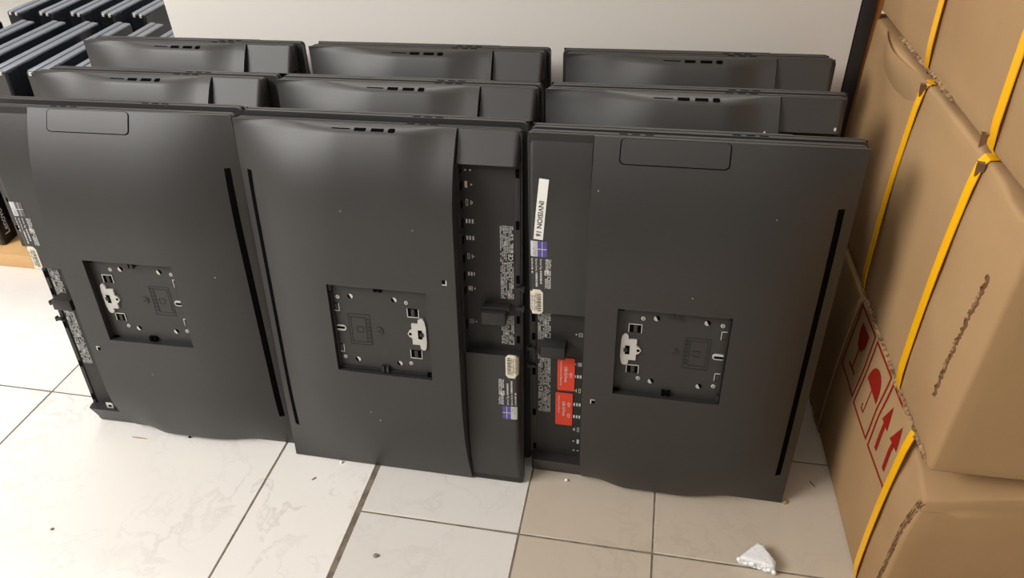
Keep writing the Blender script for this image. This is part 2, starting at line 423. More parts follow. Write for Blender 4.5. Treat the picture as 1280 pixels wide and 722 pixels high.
def add_bay_details(bay):
    dB = .0004
    q4 = lambda mb, x0, x1, z0, z1, m, d=dB: mb.add([A(x0, z0, d), A(x1, z0, d), A(x1, z1, d), A(x0, z1, d)], [(0, 1, 2, 3)], m)
    def ringq(mb, x0, x1, z0, z1, w, m):
        q4(mb, x0, x1, z0, z0+w, m); q4(mb, x0, x1, z1-w, z1, m); q4(mb, x0, x0+w, z0, z1, m); q4(mb, x1-w, x1, z0, z1, m)
    def dot(mb, x, z, r): mb.add([A(x+r*math.cos(g*PI/6), z+r*math.sin(g*PI/6), dB) for g in range(12)], [tuple(range(12))], 'ink_white')
    def icon(*fs):
        mb = MB()
        for f in fs: f(mb)
        mb.build('port_icon', bay)
    Q = lambda *a: (lambda mb: q4(mb, *a)); RQ = lambda *a: (lambda mb: ringq(mb, *a)); DT = lambda *a: (lambda mb: dot(mb, *a))
    icon(DT(.3170, .521, .0012), DT(.3235, .521, .0014))
    icon(Q(.3155, .3190, .497, .506, 'ink_white'), DT(.3243, .5015, .0013))
    icon(RQ(.3160, .3190, .472, .481, .0007, 'ink_white'), Q(.3225, .3237, .4735, .4795, 'ink_white'), Q(.3243, .3255, .475, .478, 'ink_white'))
    for z in (.450, .4256): icon(*[Q(x, x+.0024, z-.003, z+.003, 'ink_white') for x in (.3150, .3190, .3233)])
    icon(RQ(.3155, .3185, .394, .4025, .0007, 'ink_white'), Q(.3215, .3225, .395, .4015, 'ink_white'), Q(.3230, .3252, .3975, .399, 'ink_white'))
    icon(Q(.3150, .3176, .3685, .3742, 'ink_white'), Q(.3190, .3216, .3685, .3742, 'ink_white'), Q(.3232, .3247, .369, .374, 'ink_white'))
    icon(RQ(.3150, .3208, .3453, .3520, .0009, 'ink_white'), Q(.3166, .3192, .347, .3503, 'ink_white'), Q(.3232, .3250, .3475, .350, 'ink_white'))
    icon(RQ(.3150, .3208, .2920, .2990, .0009, 'ink_grey'), Q(.3170, .3178, .2945, .2965, 'ink_grey'), Q(.3185, .3193, .2945, .2965, 'ink_grey'), DT(.3243, .2953, .0011))
    for z, l in ((.5215, .004), (.5017, .011), (.4763, .010), (.450, .012), (.4256, .012), (.398, .011), (.3713, .012), (.3486, .010), (.2953, .014)):
        mb = MB(); mb.box(XS-W/2+.002, XS-W/2+.0034, -.0125, -.003, z-l/2, z+l/2, 'hole'); mb.build('port_socket', bay)
    for z0, z1, sd in ((.3370, .4470, 21), (.2620, .3100, 22)):
        mb = MB()
        bar_rows(mb, .3612, .3800, z0, z1, dB, 8, 'ink_grey', .82, sd, .0010, .005, .70)
        R = random.Random(sd)
        for k in range(9):
            z = R.uniform(z0, z1-.008); x = R.choice((.3615, .3665, .371, .3755)); q4(mb, x, x+.0038, z, z+R.uniform(.003, .007), 'ink_grey', dB+.0001)
        if sd == 21:
            q4(mb, .3700, .3805, .395, .4075, 'bay', dB+.0002); put_text(mb, 'CE', lambda t, u: A(.3785-u, t, dB+.0004), 'ink_white', .0062, (.3965, 0), .0095)
        mb.build('regulatory_print', bay)
    # black slots at the outer edge, two hooks, the moulded cable clip
    for z in (.5205, .449, .369, .305, .2725):
        mb = MB(); mb.box(W/2-.0082, W/2-.0035, -.0022, -.0010, z-.006, z+.006, 'hole'); mb.build('latch_slot', bay)
    for z in (.3250, .3560):
        mb = MB(); mb.box(W/2-.009, W/2+.004, -.007, -.001, z-.0022, z+.0022, 'dark', bev=.0006); mb.box(W/2+.001, W/2+.004, -.007, -.001, z-.004, z+.004, 'dark', bev=.0006)
        mb.build('edge_hook', bay)
    mb = MB()
    mb.box(.3375-W/2, .3715-W/2, -.024, .0003, .3060, .3250, 'bay', bev=.0012)
    mb.box(.3375-W/2, .3760-W/2, -.016, .0003, .3250, .3300, 'dark', bev=.001)
    clip = mb.build('cable_clip', bay)
    mb = MB(); mb.cyl(A(.3660, .3110, .0238), (0, -1, 0), .0017, .0015, .0008, 'plate', 12); mb.build('clip_screw', clip)

def add_mount(cv):
    mb = MB(); mb.prism([(RX0, RZ0), (RX1, RZ0), (RX1, RZ1), (RX0, RZ1)], PD-.003, PD, A, 'plate')
    # centre boss, embossed diagram, wall clips
    n = 24
    mb.cyl(A(.1895, .2845, PD), (0, -1, 0), .0062, .0056, .0016, 'plate', 24)
    mb.cyl(A(.1895, .2845, PD+.0016), (0, -1, 0), .0026, .0022, .0006, 'dark', 16)
    def bar(x0, x1, z0, z1, h=.0005, m='dark'): mb.box(x0-W/2, x1-W/2, -PD-h, -PD+.0005, z0, z1, m)
    for x0, x1, z0, z1 in ((.1435, .1770, .2582, .3092), (.1470, .1700, .2625, .3040)):
        w = .0007
        bar(x0, x1, z0, z0+w); bar(x0, x1, z1-w, z1); bar(x0, x0+w, z0, z1); bar(x1-w, x1, z0, z1)
    for k in range(7): bar(.1712, .1755, .262+.0062*k, .2632+.0062*k+.002, .0005)
    bar(.1555, .1650, .2790, .2796); bar(.1555, .1650, .2880, .2886); bar(.1555, .1561, .2790, .2886); bar(.1644, .1650, .2790, .2886)
    for x in (.1885, .1955):
        bar(x, x+.0045, RZ1-.0085, RZ1-.0005, .005, 'hole'); bar(x, x+.0042, RZ0+.0005, RZ0+.011, .0065, 'dark')
    bar(RX0+.001, RX0+.0045, RZ1-.012, RZ1-.001, .006, 'dark'); bar(RX1-.0085, RX1-.001, RZ1-.0028, RZ1-.0004, .004, 'hole'); bar(RX1-.009, RX1-.001, RZ0+.0004, RZ0+.006, .005, 'hole')
    bar(RX0+.004, RX1-.01, RZ0+.0015, RZ0+.004, .0035, 'dark'); bar(RX0+.0012, RX0+.0035, RZ0+.006, RZ1-.016, .0035, 'dark')
    pl = mb.build('mount_plate', cv)
    for x, z in ((.1322, .3350), (.2335, .3350), (.1320, .2346), (.2332, .2346)):
        mb = MB(); mb.cyl(A(x, z, PD), (0, -1, 0), .0030, .0026, .0012, 'steel', 20); mb.cyl(A(x, z, PD+.0012), (0, -1, 0), .0011, .0010, .0003, 'dark', 8)
        mb.build('screw', pl)
    for x, z in ((.1512, .3376), (.2159, .3377), (.1514, .2324), (.2158, .2325)):
        mb = MB(); r = .0042
        mb.cyl(A(x, z, PD), (0, -1, 0), r, r, .0003, 'hole', 22)
        # bright bracket seen in part of the hole
        pts = [(x+r*.97*math.cos(g), z+r*.97*math.sin(g)) for g in linspace(-PI*.35, PI*.65, 12)]
        mb.add([A(a, b, PD+.0006) for a, b in pts], [tuple(range(len(pts)))], 'steel')
        mb.build('screw_hole', pl)
    for x0, x1, z0, z1 in ((.2335, .2510, .3122, .3262), (.2335, .2515, .2440, .2580), (.1235, .1330, .3120, .3250), (.1235, .1325, .2430, .2565)):
        mb = MB()
        mb.prism([(x0, z0), (x1, z0), (x1, z1), (x0, z1)], PD-.0002, PD+.0003, A, 'hole')
        for a, b, c, d in ((x0, x1, z0, z0+.0012), (x0, x0+.0012, z0, z1), (x1-.0012, x1, z0, z1)):
            mb.box(a-W/2, b-W/2, -PD-.0012, -PD, c, d, 'steel', bev=.0002)
        cx = (x0+x1)/2; mb.box(cx-.0028-W/2, cx+.0022-W/2, -PD-.0009, -PD, z0+.0025, z1-.001, 'plate', bev=.0003)
        mb.build('hook_window', pl)
    mb = MB()
    o = [(.2390, .2690), (.2390, .2790), (.2350, .2812), (.2325, .2860), (.2350, .2908), (.2390, .2930), (.2390, .3030), (.2485, .3030), (.2490, .3095), (.2520, .3120), (.2560, .3118), (.2582, .3085), (.2600, .2985), (.2600, .2735), (.2590, .2640), (.2565, .2605), (.2530, .2605), (.2505, .2635), (.2500, .2690)]
    mb.prism(o, PD, PD+.0028, A, 'white')
    la = mb.build('release_latch', pl)
    mb = MB(); mb.box(.2480-W/2, .2540-W/2, -PD-.0036, -PD-.0026, .2790, .2935, 'hole', bev=.0006); mb.box(.2505-W/2, .2560-W/2, -PD-.0040, -PD-.0026, .2835, .2895, 'dark', bev=.0004)
    mb.cyl(A(.2365, .2860, PD+.0026), (0, -1, 0), .0022, .0022, .0005, 'hole', 16)
    mb.build('latch_button', la)
    mb = MB(); mb.prism(rrect(.1230, .1395, .2800, .2890, .0043), PD, PD+.0016, A, 'white'); mb.prism(rrect(.1245, .1375, .2832, .2868, .0017), PD, PD+.0022, A, 'hole')
    mb.build('guide_slot', pl)

def copy_tree(o, parent=None, skip=()):
    c = o.copy(); COL.objects.link(c)
    if parent: c.parent = parent
    for ch in list(o.children):
        if ch.name.split('.')[0] in skip: continue
        copy_tree(ch, c, skip)
    return c
FLIP = Matrix.Translation((0, 0, H)) @ Matrix.Rotation(PI, 4, 'Y')
def place(root, x0, y0, lean, yw=0, flip=False, turn=False):
    """x0,y0: left end of the rear rim at floor level (seen from the camera); lean: radians, top away"""
    ax = Vector((math.cos(yw), math.sin(yw), 0))
    o = Vector((x0, y0, 0))+ax*(W/2)
    R = Matrix.Rotation(yw, 4, 'Z') @ Matrix.Rotation(-lean, 4, 'X')
    if turn: R = R @ Matrix.Rotation(PI, 4, 'Z')
    root.location = o; root.rotation_euler = R.to_euler()
    if flip:
        for ch in root.children: ch.matrix_local = FLIP.copy()
    # rest on the floor
    Mw = Matrix.Translation(o) @ R
    def low(ch, m):
        m = m @ ch.matrix_local; z = min(((m @ v.co).z for v in ch.data.vertices), default=9)
        return min([z]+[low(g, m) for g in ch.children])
    zmin = min(low(ch, Mw) for ch in root.children)
    root.location.z = -zmin
    return root

uM, cvM, lpM, bayM = make_unit('middle black computer of the front row, ports and cable bay along its right side')
add_labels(lpM); add_bay_details(bayM); add_mount(cvM)
DET = ('asset_tag', 'service_text', 'system_sticker', 'port_icon', 'port_socket', 'regulatory_print', 'latch_slot', 'edge_hook', 'cable_clip', 'screw', 'screw_hole', 'hook_window', 'release_latch', 'guide_slot')
uR = copy_tree(uM); uL = copy_tree(uM)
uR['label'] = 'right computer of the front row with two red stickers and white INVISION 16 label'
uL['label'] = 'left computer of the front row with exposed cable bay hanging at its left edge'
place(uM, 0, 0, .1406)
place(uL, -.3931, .0181, .1048, .0115, flip=True)
place(uR, .3998, .0328, .0647, -.0072, flip=True)
# things only on some of the front ones
def kids(o):
    r = []
    for c in o.children: r.append(c); r += kids(c)
    return r
for u in (uL, uR):
    c_ = [c for c in kids(u) if c.name.startswith('back_cover')][0]
    mb = MB(); patch(mb, .1500, .2780, .0004, .0290, .0004, 'hole', dcover, 24, 14, r=.005)
    patch(mb, .1514, .2766, .0006, .0278, .0009, 'shell', dcover, 24, 14, r=.0044); mb.build('access_flap', c_)
sk = [c for c in kids(uL) if c.name.startswith('system_sticker')][0]; sk.data = sk.data.copy()
for k_, m_ in enumerate(sk.data.materials):
    if m_ == M['violet']: sk.data.materials[k_] = M['bronze']  # violet half swapped for dull brown on the left unit
def flecks(u, pts):
    c_ = [c for c in kids(u) if c.name.startswith('back_cover')][0]
    for x, z, r in pts:
        bm = bmesh.new(); bmesh.ops.create_icosphere(bm, subdivisions=1, radius=r)
        mb = MB(); mb.frombm(bm, 'ink_white', Matrix.Translation(A(x, z, dcover(x, z)+r*.5)) @ Matrix.Diagonal((1, .6, 1.6, 1))); mb.build('lint_fleck', c_)
flecks(uM, [(.178, .128, .0008), (.165, .143, .0006), (.255, .45, .0006), (.158, .47, .0006)])
flecks(uL, [(.062, .235, .0008), (.21, .42, .0005)])
flecks(uR, [(.300, .06, .0007), (.175, .19, .0007), (.09, .082, .0006)])
def kids(o):
    r = []
    for c in o.children: r.append(c); r += kids(c)
    return r
lpR = [c for c in kids(uR) if c.name.startswith('label_panel')][0]; bayR = [c for c in kids(uR) if c.name.startswith('port_bay')][0]
bayL = [c for c in kids(uL) if c.name.startswith('port_bay')][0]
mb = MB()
c0 = Vector((.3722, .0965)); ang = .085
def rot2(t, u):   # t along reading direction (+z), u letter up (-x)
    return c0.x-u*math.cos(ang)-t*math.sin(ang)*-1, c0.y+t*math.cos(ang)+u*math.sin(ang)
def onL(off): return lambda t, u: A(*(lambda p: (p[0], p[1], dlabel(p[0], p[1])+off))(rot2(t, u)))
g = onL(.0005)
nx_, nz_ = 5, 12
vs = [g(t, u) for t in linspace(-.0415, .0415, nz_) for u in linspace(-.0062, .0062, nx_)]
mb.add(vs, [(j*nx_+i, j*nx_+i+1, (j+1)*nx_+i+1, (j+1)*nx_+i) for j in range(nz_-1) for i in range(nx_-1)], 'paper')
lab = mb.build('name_label', lpR); lab['label'] = 'white paper label reading INVISION 16'
mb = MB(); put_text(mb, 'INVISION 16', onL(.0009), 'ink_black', .0064, (-.0130, -.0032), .050); mb.build('label_print', lab)
for k, (x0, x1, z0, z1) in enumerate(((.3250, .3505, .3385, .4000), (.3270, .3530, .4052, .4690))):
    dk = .0012
    mb = MB(); mb.prism(rrect(x0, x1, z0, z1, .002), .0002, dk, A, 'red')
    st = mb.build('red_sticker', bayR); st['label'] = 'red USB 3.0 Ports sticker'
    mb = MB()
    xm = (x0+x1)/2
    fn = lambda t, u: A(xm+.0022-u, z0+.016+t, dk+.0003)
    put_text(mb, 'USB 3.0 Ports', fn, 'ink_white', .0042, (0, 0), .0290)
    fn2 = lambda t, u: A(x1-.0045-u, z0+.006+t, dk+.0003)
    put_text(mb, 'Optional Keyboard and Mouse Only' if k == 0 else 'Keyboard and Mouse', fn2, 'ink_white', .0022, (0, 0), .046 if k == 0 else .034)
    for zc in ((z0+.0315,) if k == 0 else (z0+.022, z0+.044)):
        xa = x0+.0055
        out = [(xa, zc-.0052), (xa-.0030, zc-.0012), (xa-.0014, zc-.0012), (xa-.0014, zc+.0038), (xa+.0014, zc+.0038), (xa+.0014, zc-.0012), (xa+.0030, zc-.0012)]
        mb.add([A(a, b, dk+.0003) for a, b in out], [tuple(range(7))], 'ink_white')
        inn = [(xa, zc-.0036), (xa-.0015, zc-.0018), (xa-.0007, zc-.0018), (xa-.0007, zc+.0030), (xa+.0007, zc+.0030), (xa+.0007, zc-.0018), (xa+.0015, zc-.0018)]
        mb.add([A(a, b, dk+.0005) for a, b in inn], [tuple(range(7))], 'red')
    mb.build('sticker_print', st)
mb = MB(); mb.box(.340-W/2, .353-W/2, -.0125, -.0112, BAY1-.013, BAY1-.001, 'white', bev=.0004); mb.box(.343-W/2, .349-W/2, -.0130, -.0110, BAY1-.0085, BAY1-.0045, 'hole')
mb.box(.340-W/2, .343-W/2, -.0118, .0, BAY1-.006, BAY1-.001, 'white')
mb.build('metal_tab', bayL)['label'] = 'small white metal tab'

# rows behind: six more seen from the back, and the screen-side partners whose upper edges show
ROWS = [
    (-.4150, .158, .100, 0, 'second row computer on the left, behind the left front one'),
    (-.0020, .160, .098, 0, 'second row computer in the middle, behind the middle front one'),
    (.4000, .166, .088, 0, 'second row computer on the right, with two tiny white flecks on it'),
    (-.4350, .330, .058, 0, 'back row computer on the left, beside the upright grey panels'),
    (-.0155, .334, .052, 0, 'back row computer in the middle, close against the white board'),
    (.4085, .330, .056, 0, 'back row computer on the right, nearest the black strip by the white board'),
]
lean_units = []
for x, y, ln, yw, lb in ROWS:
    u = copy_tree(uM, skip=DET); u['label'] = lb; u['group'] = 'computers in the rear rows'
    place(u, x, y, ln, yw); lean_units.append(u)
PARTNERS = [
    (-.3925, .060, .0990, .010, 'thin computer edge right behind the left front computer, screen facing it'),
    (.0040, .0680, .0780, 0, 'computer behind the middle front one, its taller edge showing above'),
    (.4020, .0650, .0620, -.007, 'thin computer edge right behind the INVISION 16 computer'),
    (-.3990, .1880, .0970, 0, 'thin computer edge directly behind the left second row computer'),
    (.0000, .1895, .0950, 0, 'thin computer edge directly behind the middle second row computer'),
    (.4040, .1955, .0860, 0, 'thin computer edge directly behind the right second row computer'),
    (-.4260, .3590, .0560, 0, 'thin computer edge behind the left back row computer, by the grey panels'),
    (-.0100, .3630, .0500, 0, 'thin computer edge between the middle back row computer and the white board'),
    (.4020, .3590, .0540, 0, 'thin computer edge between the right back row computer and the white board'),
]
for x, y, ln, yw, lb in PARTNERS:
    u = copy_tree(uM, skip=DET+('mount_plate',)); u['label'] = lb; u['group'] = 'computers turned screen outwards'
    place(u, x, y, ln, yw, flip=True, turn=True)

# ------------------------------------------------------------------ upright grey panels at the back left
def make_panel():
    L, Hh, T = .335, .438, .034
    root = empty('flat_panel_monitor'); tag(root, '', 'monitor', 'grey edged monitors standing on edge')
    mb = MB()
    # housing: chamfered slab with a groove along the edge; x thickness, y length
    prof = [(-T/2, 0), (-T/2, .0), (-T/2+.004, .0)]
    mb.box(-T/2, -.002, 0, L, 0, Hh, 'housing', bev=.0045, seg=2)
    mb.box(-.003, .000, .003, L-.003, .003, Hh-.004, 'dark')
    mb.box(.0, T/2-.0015, .002, L-.002, .001, Hh-.0015, 'housing', bev=.002, seg=2)
    hs = mb.build('housing', root)
    mb = MB(); mb.box(T/2-.002, T/2, .003, L-.003, .0015, Hh-.005, 'glass', bev=.0005, seg=1); mb.build('screen', root)
    mb = MB(); mb.box(T/2-.0022, T/2+.0016, .0025, .036, .002, Hh-.006, 'chin', bev=.001, seg=1); ch = mb.build('chin', root)
    mb = MB(); mb.box(-T/2+.0006, T/2-.0022, -.0012, .002, .002, Hh-.0035, 'end', bev=.001, seg=1); mb.build('end_cap', root)
    for x in (-.008, .008):
        mb = MB(); mb.box(x-.003, x+.003, -.0035, .001, Hh-.010, Hh-.003, 'steel', bev=.001); mb.build('foot', root)
    mb = MB()
    for k in range(5): mb.box(-.011+.002*(k % 2), -.006+.002*(k % 2), -.0018, .001, .05+.075*k, .062+.075*k, 'hole')
    mb.build('end_vents', hs)
    # the maker's name along the chin, reading up the panel, letter tops towards the near end
    mb = MB(); put_text(mb, 'Lenovo', lambda t, u: (T/2+.0020, .029-u, .024+t), 'paper', .016, (0, 0), .066); mb.build('logo', ch)
    return root
rz = math.radians(4.5); ry = math.radians(6.2)
p0 = make_panel(); first = True
near_x = [-1.047, -.953, -.866, -.777, -.690, -.603, -.522]
wds = ['leftmost', 'second from the left', 'third from the left', 'fourth from the left', 'fifth from the left', 'sixth from the left', 'rightmost']
ZB = .036
for i, x in enumerate(near_x):
    o = p0 if first else copy_tree(p0); first = False
    o.rotation_euler = (0, ry, rz)
    o.location = (x+.017-.049, .47, ZB+.0022)
    o['label'] = 'grey monitor on edge, %s in the nearer row' % wds[i]
farcap = None
far_x = [-1.135, -1.045, -.955, -.868, -.782]
for i, x in enumerate(far_x):
    o = copy_tree(p0); o.rotation_euler = (0, ry, rz); o.location = (x+.017-.05+.055, .872, ZB+.0022)
    cap = [c for c in o.children if c.name.startswith('end_cap')][0]
    if farcap is None:
        farcap = cap.data.copy(); farcap.materials.clear(); farcap.materials.append(M['chin'])
    cap.data = farcap
    o['label'] = 'grey monitor on edge, %s in the farther row' % ['leftmost', 'second from the left', 'third from the left', 'fourth from the left', 'fifth from the left, beside the white board'][i]
mb = MB(); mb.box(-1.55, -.455, .437, 1.30, 0, ZB, 'wood', bev=.002)
wb = mb.build('wooden_board'); tag(wb, 'light wooden board on the floor under the grey monitors', 'board')

# ------------------------------------------------------------------ cartons on the right
CY0, CY1 = -.145, .49
def carton(name, label, X, yw, z0, z1, depth=.46, y0=CY0, y1=CY1, dent=None, seed=0, bulge=.004):
    root = empty(name, (X, 0, z0)); root.rotation_euler = (0, 0, yw); tag(root, label, 'box', 'strapped brown cartons')
    h = z1-z0
    bm = bmesh.new(); bmesh.ops.create_cube(bm, size=1)
    for v in bm.verts: v.co = Vector((depth*(v.co.x+.5), y0+(y1-y0)*(v.co.y+.5), h*(v.co.z+.5)))
    bmesh.ops.bevel(bm, geom=bm.edges[:], offset=.005, segments=3, profile=.5, affect='EDGES')
    bmesh.ops.subdivide_edges(bm, edges=[e for e in bm.edges if e.calc_length() > .1], cuts=22, use_grid_fill=True)
    for v in bm.verts:
        p = v.co.copy(); q = Vector((p.x*6, p.y*6+seed*3.1, p.z*6))
        fx = max(0, 1-p.x/.05)
        n = noise.noise(q)*.004+noise.noise(q*2.7)*.0015
        ed = min(1, min(p.z, h-p.z)/.06)*min(1, min(p.y-y0, y1-p.y)/.06)
        v.co.x += fx*(n*ed-bulge*max(0, ed)*math.sin(PI*min(1, max(0, p.z/h))))
        v.co.z += .0022*noise.noise(q*1.7+Vector((9, 0, 0)))*min(1, p.z/.05)
        v.co.y += .002*noise.noise(q*1.3+Vector((0, 0, 5)))
        if dent: dent(v, p, h)
    mb = MB(); mb.frombm(bm, 'card'); body = mb.build('carton_body', root, ang=50)
    return root, body, h
def strap(root, y, h, w=.0150, lean=0, m='strap', nm='plastic_strap', depth=.46, z_low=.0, bulge=.004, th=.0012, top_cut=0):
    pts = []; nr = []
    def P(x, z, n): pts.append((x, y+lean*(z-h/2), z)); nr.append(n)
    o = .0016
    P(.06, -.0002+z_low, (0, 0, -1)) if False else None
    P(.11, h+o, (0, 0, 1)); P(.012, h+o, (0, 0, 1)); P(.002, h+.0005, (-.5, 0, .86)); P(-o-.0005, h-.006, (-.9, 0, .3))
    for k in range(1, 12):
        z = h-.006-(h-.012)*k/12
        P(-o-bulge*.9*math.sin(PI*z/h)-.0018, z, (-1, 0, 0))
    P(-o-.0005, .006, (-.9, 0, -.3)); P(.002, .0004, (-.5, 0, -.86))
    mb = MB(); mb.ribbon(pts, nr, Vector((0, w, 0)), th, m); return mb.build(nm, root)
def torn(mb, pts, w, seed, m='card_edge', hgt=.003):
    """ragged raised line of torn paper along pts (x,y,z) on a face looking to -x"""
    R = random.Random(seed); vs = []; fs = []; n = len(pts)
    for i, p in enumerate(pts):
        p = Vector(p); d = (Vector(pts[min(i+1, n-1)])-Vector(pts[max(i-1, 0)])).normalized(); s = Vector((0, d.z, -d.y))
        a = w*R.uniform(.35, 1); b = w*R.uniform(.35, 1); c = hgt*R.uniform(.3, 1.2); j = R.uniform(-.3, .3)*w
        vs += [p-s*a+Vector((.001, 0, 0)), p+s*j+Vector((-c, 0, 0)), p+s*b+Vector((.001, 0, 0))]
    for i in range(n-1):
        k = 3*i
        fs += [(k, k+1, k+4, k+3), (k+1, k+2, k+5, k+4)]
    mb.add(vs, fs, m)
def seg(a, b, n, wob=0, seed=0):
    R = random.Random(seed); a = Vector(a); b = Vector(b)
    return [a.lerp(b, i/(n-1))+Vector((0, R.uniform(-wob, wob), R.uniform(-wob, wob))) for i in range(n)]

YW = -.040          # turned a little: the near end is further right
def dent1(v, p, h):  # crushed upper near corner and sagging top edge
    k = max(0, 1-(Vector((p.x*.55, p.y-CY0, (h-p.z)))).length/.11)
    v.co.z -= .044*k; v.co.x += .008*k*(1 if p.x < .05 else 0); v.co.y += .006*k
    if p.z > h-.03 and p.y < CY0+.03: v.co.z -= .008
c1, b1, h1 = carton('cardboard_carton', 'bottom strapped carton on the floor, printed with red umbrella and arrows', .8755, .044, 0, .293, dent=dent1, seed=1)
strap(c1, -.083, h1, .0128, lean=0)
strap(c1, .185, h1, .0105, lean=-.05, m='card', nm='shaded_strap')  # second strap, its tan look in shadow put into the colour
def dent2(v, p, h):
    k = max(0, 1-(Vector((p.x*.3, (p.y-.30)*.6, (h-p.z)))).length/.07)
    v.co.x -= .010*k
    k = max(0, 1-(Vector((p.x*.5, p.y+.10, (h-p.z)))).length/.05); v.co.z -= .012*k
c2, b2, h2 = carton('cardboard_carton', 'middle strapped carton with a torn vertical crease near its front corner', .8735, .020, .2965, .608, seed=2, dent=dent2)
strap(c2, .190, h2); strap(c2, -.014, h2)
c3, b3, h3 = carton('cardboard_carton', 'topmost strapped carton at the upper right, torn along its lower edge', .8725, .010, .6180, .930, seed=3)
strap(c3, .207, h3); strap(c3, -.022, h3)

# torn and crushed edges
from mathutils.bvhtree import BVHTree
def surf_fn(body):
    bv = BVHTree.FromPolygons([v.co for v in body.data.vertices], [p.vertices for p in body.data.polygons])
    def g(y, z):
        h_ = bv.ray_cast(Vector((-.2, y, z)), Vector((1, 0, 0)))
        return (h_[0].x if h_[0] else .004)-.0006
    return g
s1, s2, s3 = surf_fn(b1), surf_fn(b2), surf_fn(b3)
def on(sf, pts): return [Vector((sf(p.y, p.z), p.y, p.z)) for p in pts]
mb = MB()
pa = seg((0, -.0995, .072), (0, -.1105, .236), 60, .0016, 4)
torn(mb, on(s2, pa), .0030, 5, 'card_dark', .0010); torn(mb, on(s2, [p+Vector((0, .0022, 0)) for p in pa]), .0018, 7, 'card_edge', .0020)
mb.build('torn_crease', c2)
mb = MB(); torn(mb, seg((-.0015, .16, .004), (-.0015, -.13, .005), 60, .0018, 8), .0034, 9, 'card_edge', .0035); mb.build('frayed_edge', c2)
mb = MB(); torn(mb, seg((-.001, .33, .001), (-.001, .10, .003), 52, .0016, 18), .0032, 11, 'card_edge', .0035); mb.build('frayed_edge', c3)
# crushed upper edge of the middle carton, bulging out under the top carton
mb = MB(); nr_, nc_ = 10, 22; vs = []
for j in range(nr_):
    for i in range(nc_):
        t = i/(nc_-1); q = j/(nr_-1)
        y = .395-.215*t; z = h2-.044+.046*q-.006*(1-q)*math.sin(PI*t)
        x = s2(y, min(z, h2-.012))+.003-(.0085*math.sin(PI*t)**.8)*math.sin(PI*.60*q)
        vs.append((x, y, z))
mb.add(vs, [(j*nc_+i, j*nc_+i+1, (j+1)*nc_+i+1, (j+1)*nc_+i) for j in range(nr_-1) for i in range(nc_-1)], 'card')
mb.build('crushed_flap', c2)
for c, y, z in ((c2, .186, h2-.004), (c2, -.020, h2-.006), (c3, -.010, .010)):
    mb = MB()
    pts = [(-.003, y+.009, z-.008), (-.0085, y+.001, z+.003), (-.004, y-.008, z+.006), (-.0015, y-.004, z-.004), (-.006, y+.003, z-.013)]
    mb.add(pts, [(0, 1, 4), (1, 2, 3), (1, 3, 4)], 'card_dark')
    mb.add([(p[0]-.001, p[1]+.001, p[2]+.002) for p in pts], [(1, 2, 3)], 'card_edge'); mb.build('torn_scrap', c)
# raw double edge of the flap at the near corner of the bottom carton
mb = MB()
pe = seg((0, CY0+.009, .004), (0, CY0+.009, .236), 46, .0004, 12)
torn(mb, on(s1, pe), .0022, 13, 'card_dark', .0012); torn(mb, on(s1, [p+Vector((0, .0030, 0)) for p in pe]), .0010, 15, 'card_edge', .0016); torn(mb, on(s1, [p-Vector((0, .0028, 0)) for p in pe]), .0010, 16, 'card_edge', .0016)
mb.build('raw_flap_edge', c1)
mb = MB(); torn(mb, seg((.0, .49, .003), (.0, .19, .003), 30, .002, 31), .004, 32, 'card_edge', .003); mb.build('frayed_edge', c1)

# red handling marks printed on the bottom carton (face coordinates: y towards the back, z up)
mb = MB(); xo = -.0052
def fq(y0, y1, z0, z1): 
    n = 6
    for k in range(n):
        a = z0+(z1-z0)*k/n; b = z0+(z1-z0)*(k+1)/n
        if abs(y1-y0) > .02:
            for j in range(n):
                c = y0+(y1-y0)*j/n; d = y0+(y1-y0)*(j+1)/n
                mb.add([(surf(c, a), c, a), (surf(d, a), d, a), (surf(d, b), d, b), (surf(c, b), c, b)], [(0, 1, 2, 3)], 'ink_red')
        else: mb.add([(surf(y0, a), y0, a), (surf(y1, a), y1, a), (surf(y1, b), y1, b), (surf(y0, b), y0, b)], [(0, 1, 2, 3)], 'ink_red')
surf = s1
def frame_(y0, y1, z0, z1, w=.0038):
    fq(y0, y1, z0, z0+w); fq(y0, y1, z1-w, z1); fq(y0, y0+w, z0, z1); fq(y1-w, y1, z0, z1)
def poly(pts):
    mb.add([(surf(a, b), a, b) for a, b in pts], [tuple(range(len(pts)))], 'ink_red')
for y0, y1 in ((.096, .172), (.014, .088), (-.074, .006)): frame_(y0, y1, .172, .289)
# umbrella
n = 12; cyu, czu = .049, .232
for i in range(n):
    a0 = PI*i/n; a1 = PI*(i+1)/n
    poly([(cyu+.026*math.cos(a0), czu+.034*math.sin(a0)), (cyu+.026*math.cos(a1), czu+.034*math.sin(a1)), (cyu+.013*math.cos(a1), czu+.004*math.sin(a1)), (cyu+.013*math.cos(a0), czu+.004*math.sin(a0))])
for k in range(4): poly([(cyu+.026-.013*k, czu), (cyu+.013-.013*k, czu), (cyu+.0195-.013*k, czu+.012)])
fq(cyu-.0013, cyu+.0013, .192, .240); fq(cyu-.0013, cyu+.011, .189, .192); fq(cyu+.0085, cyu+.011, .189, .199)
# arrows
for ya in (-.018, -.052):
    fq(ya-.004, ya+.004, .190, .240); poly([(ya-.0115, .236), (ya+.0115, .236), (ya, .268)])
# wine glass
yg = .134
poly([(yg-.018, .270), (yg+.018, .270), (yg+.017, .250), (yg+.008, .234), (yg-.008, .234), (yg-.017, .250)]); fq(yg-.002, yg+.002, .200, .236); fq(yg-.015, yg+.015, .194, .199)
mb.build('handling_marks', c1)

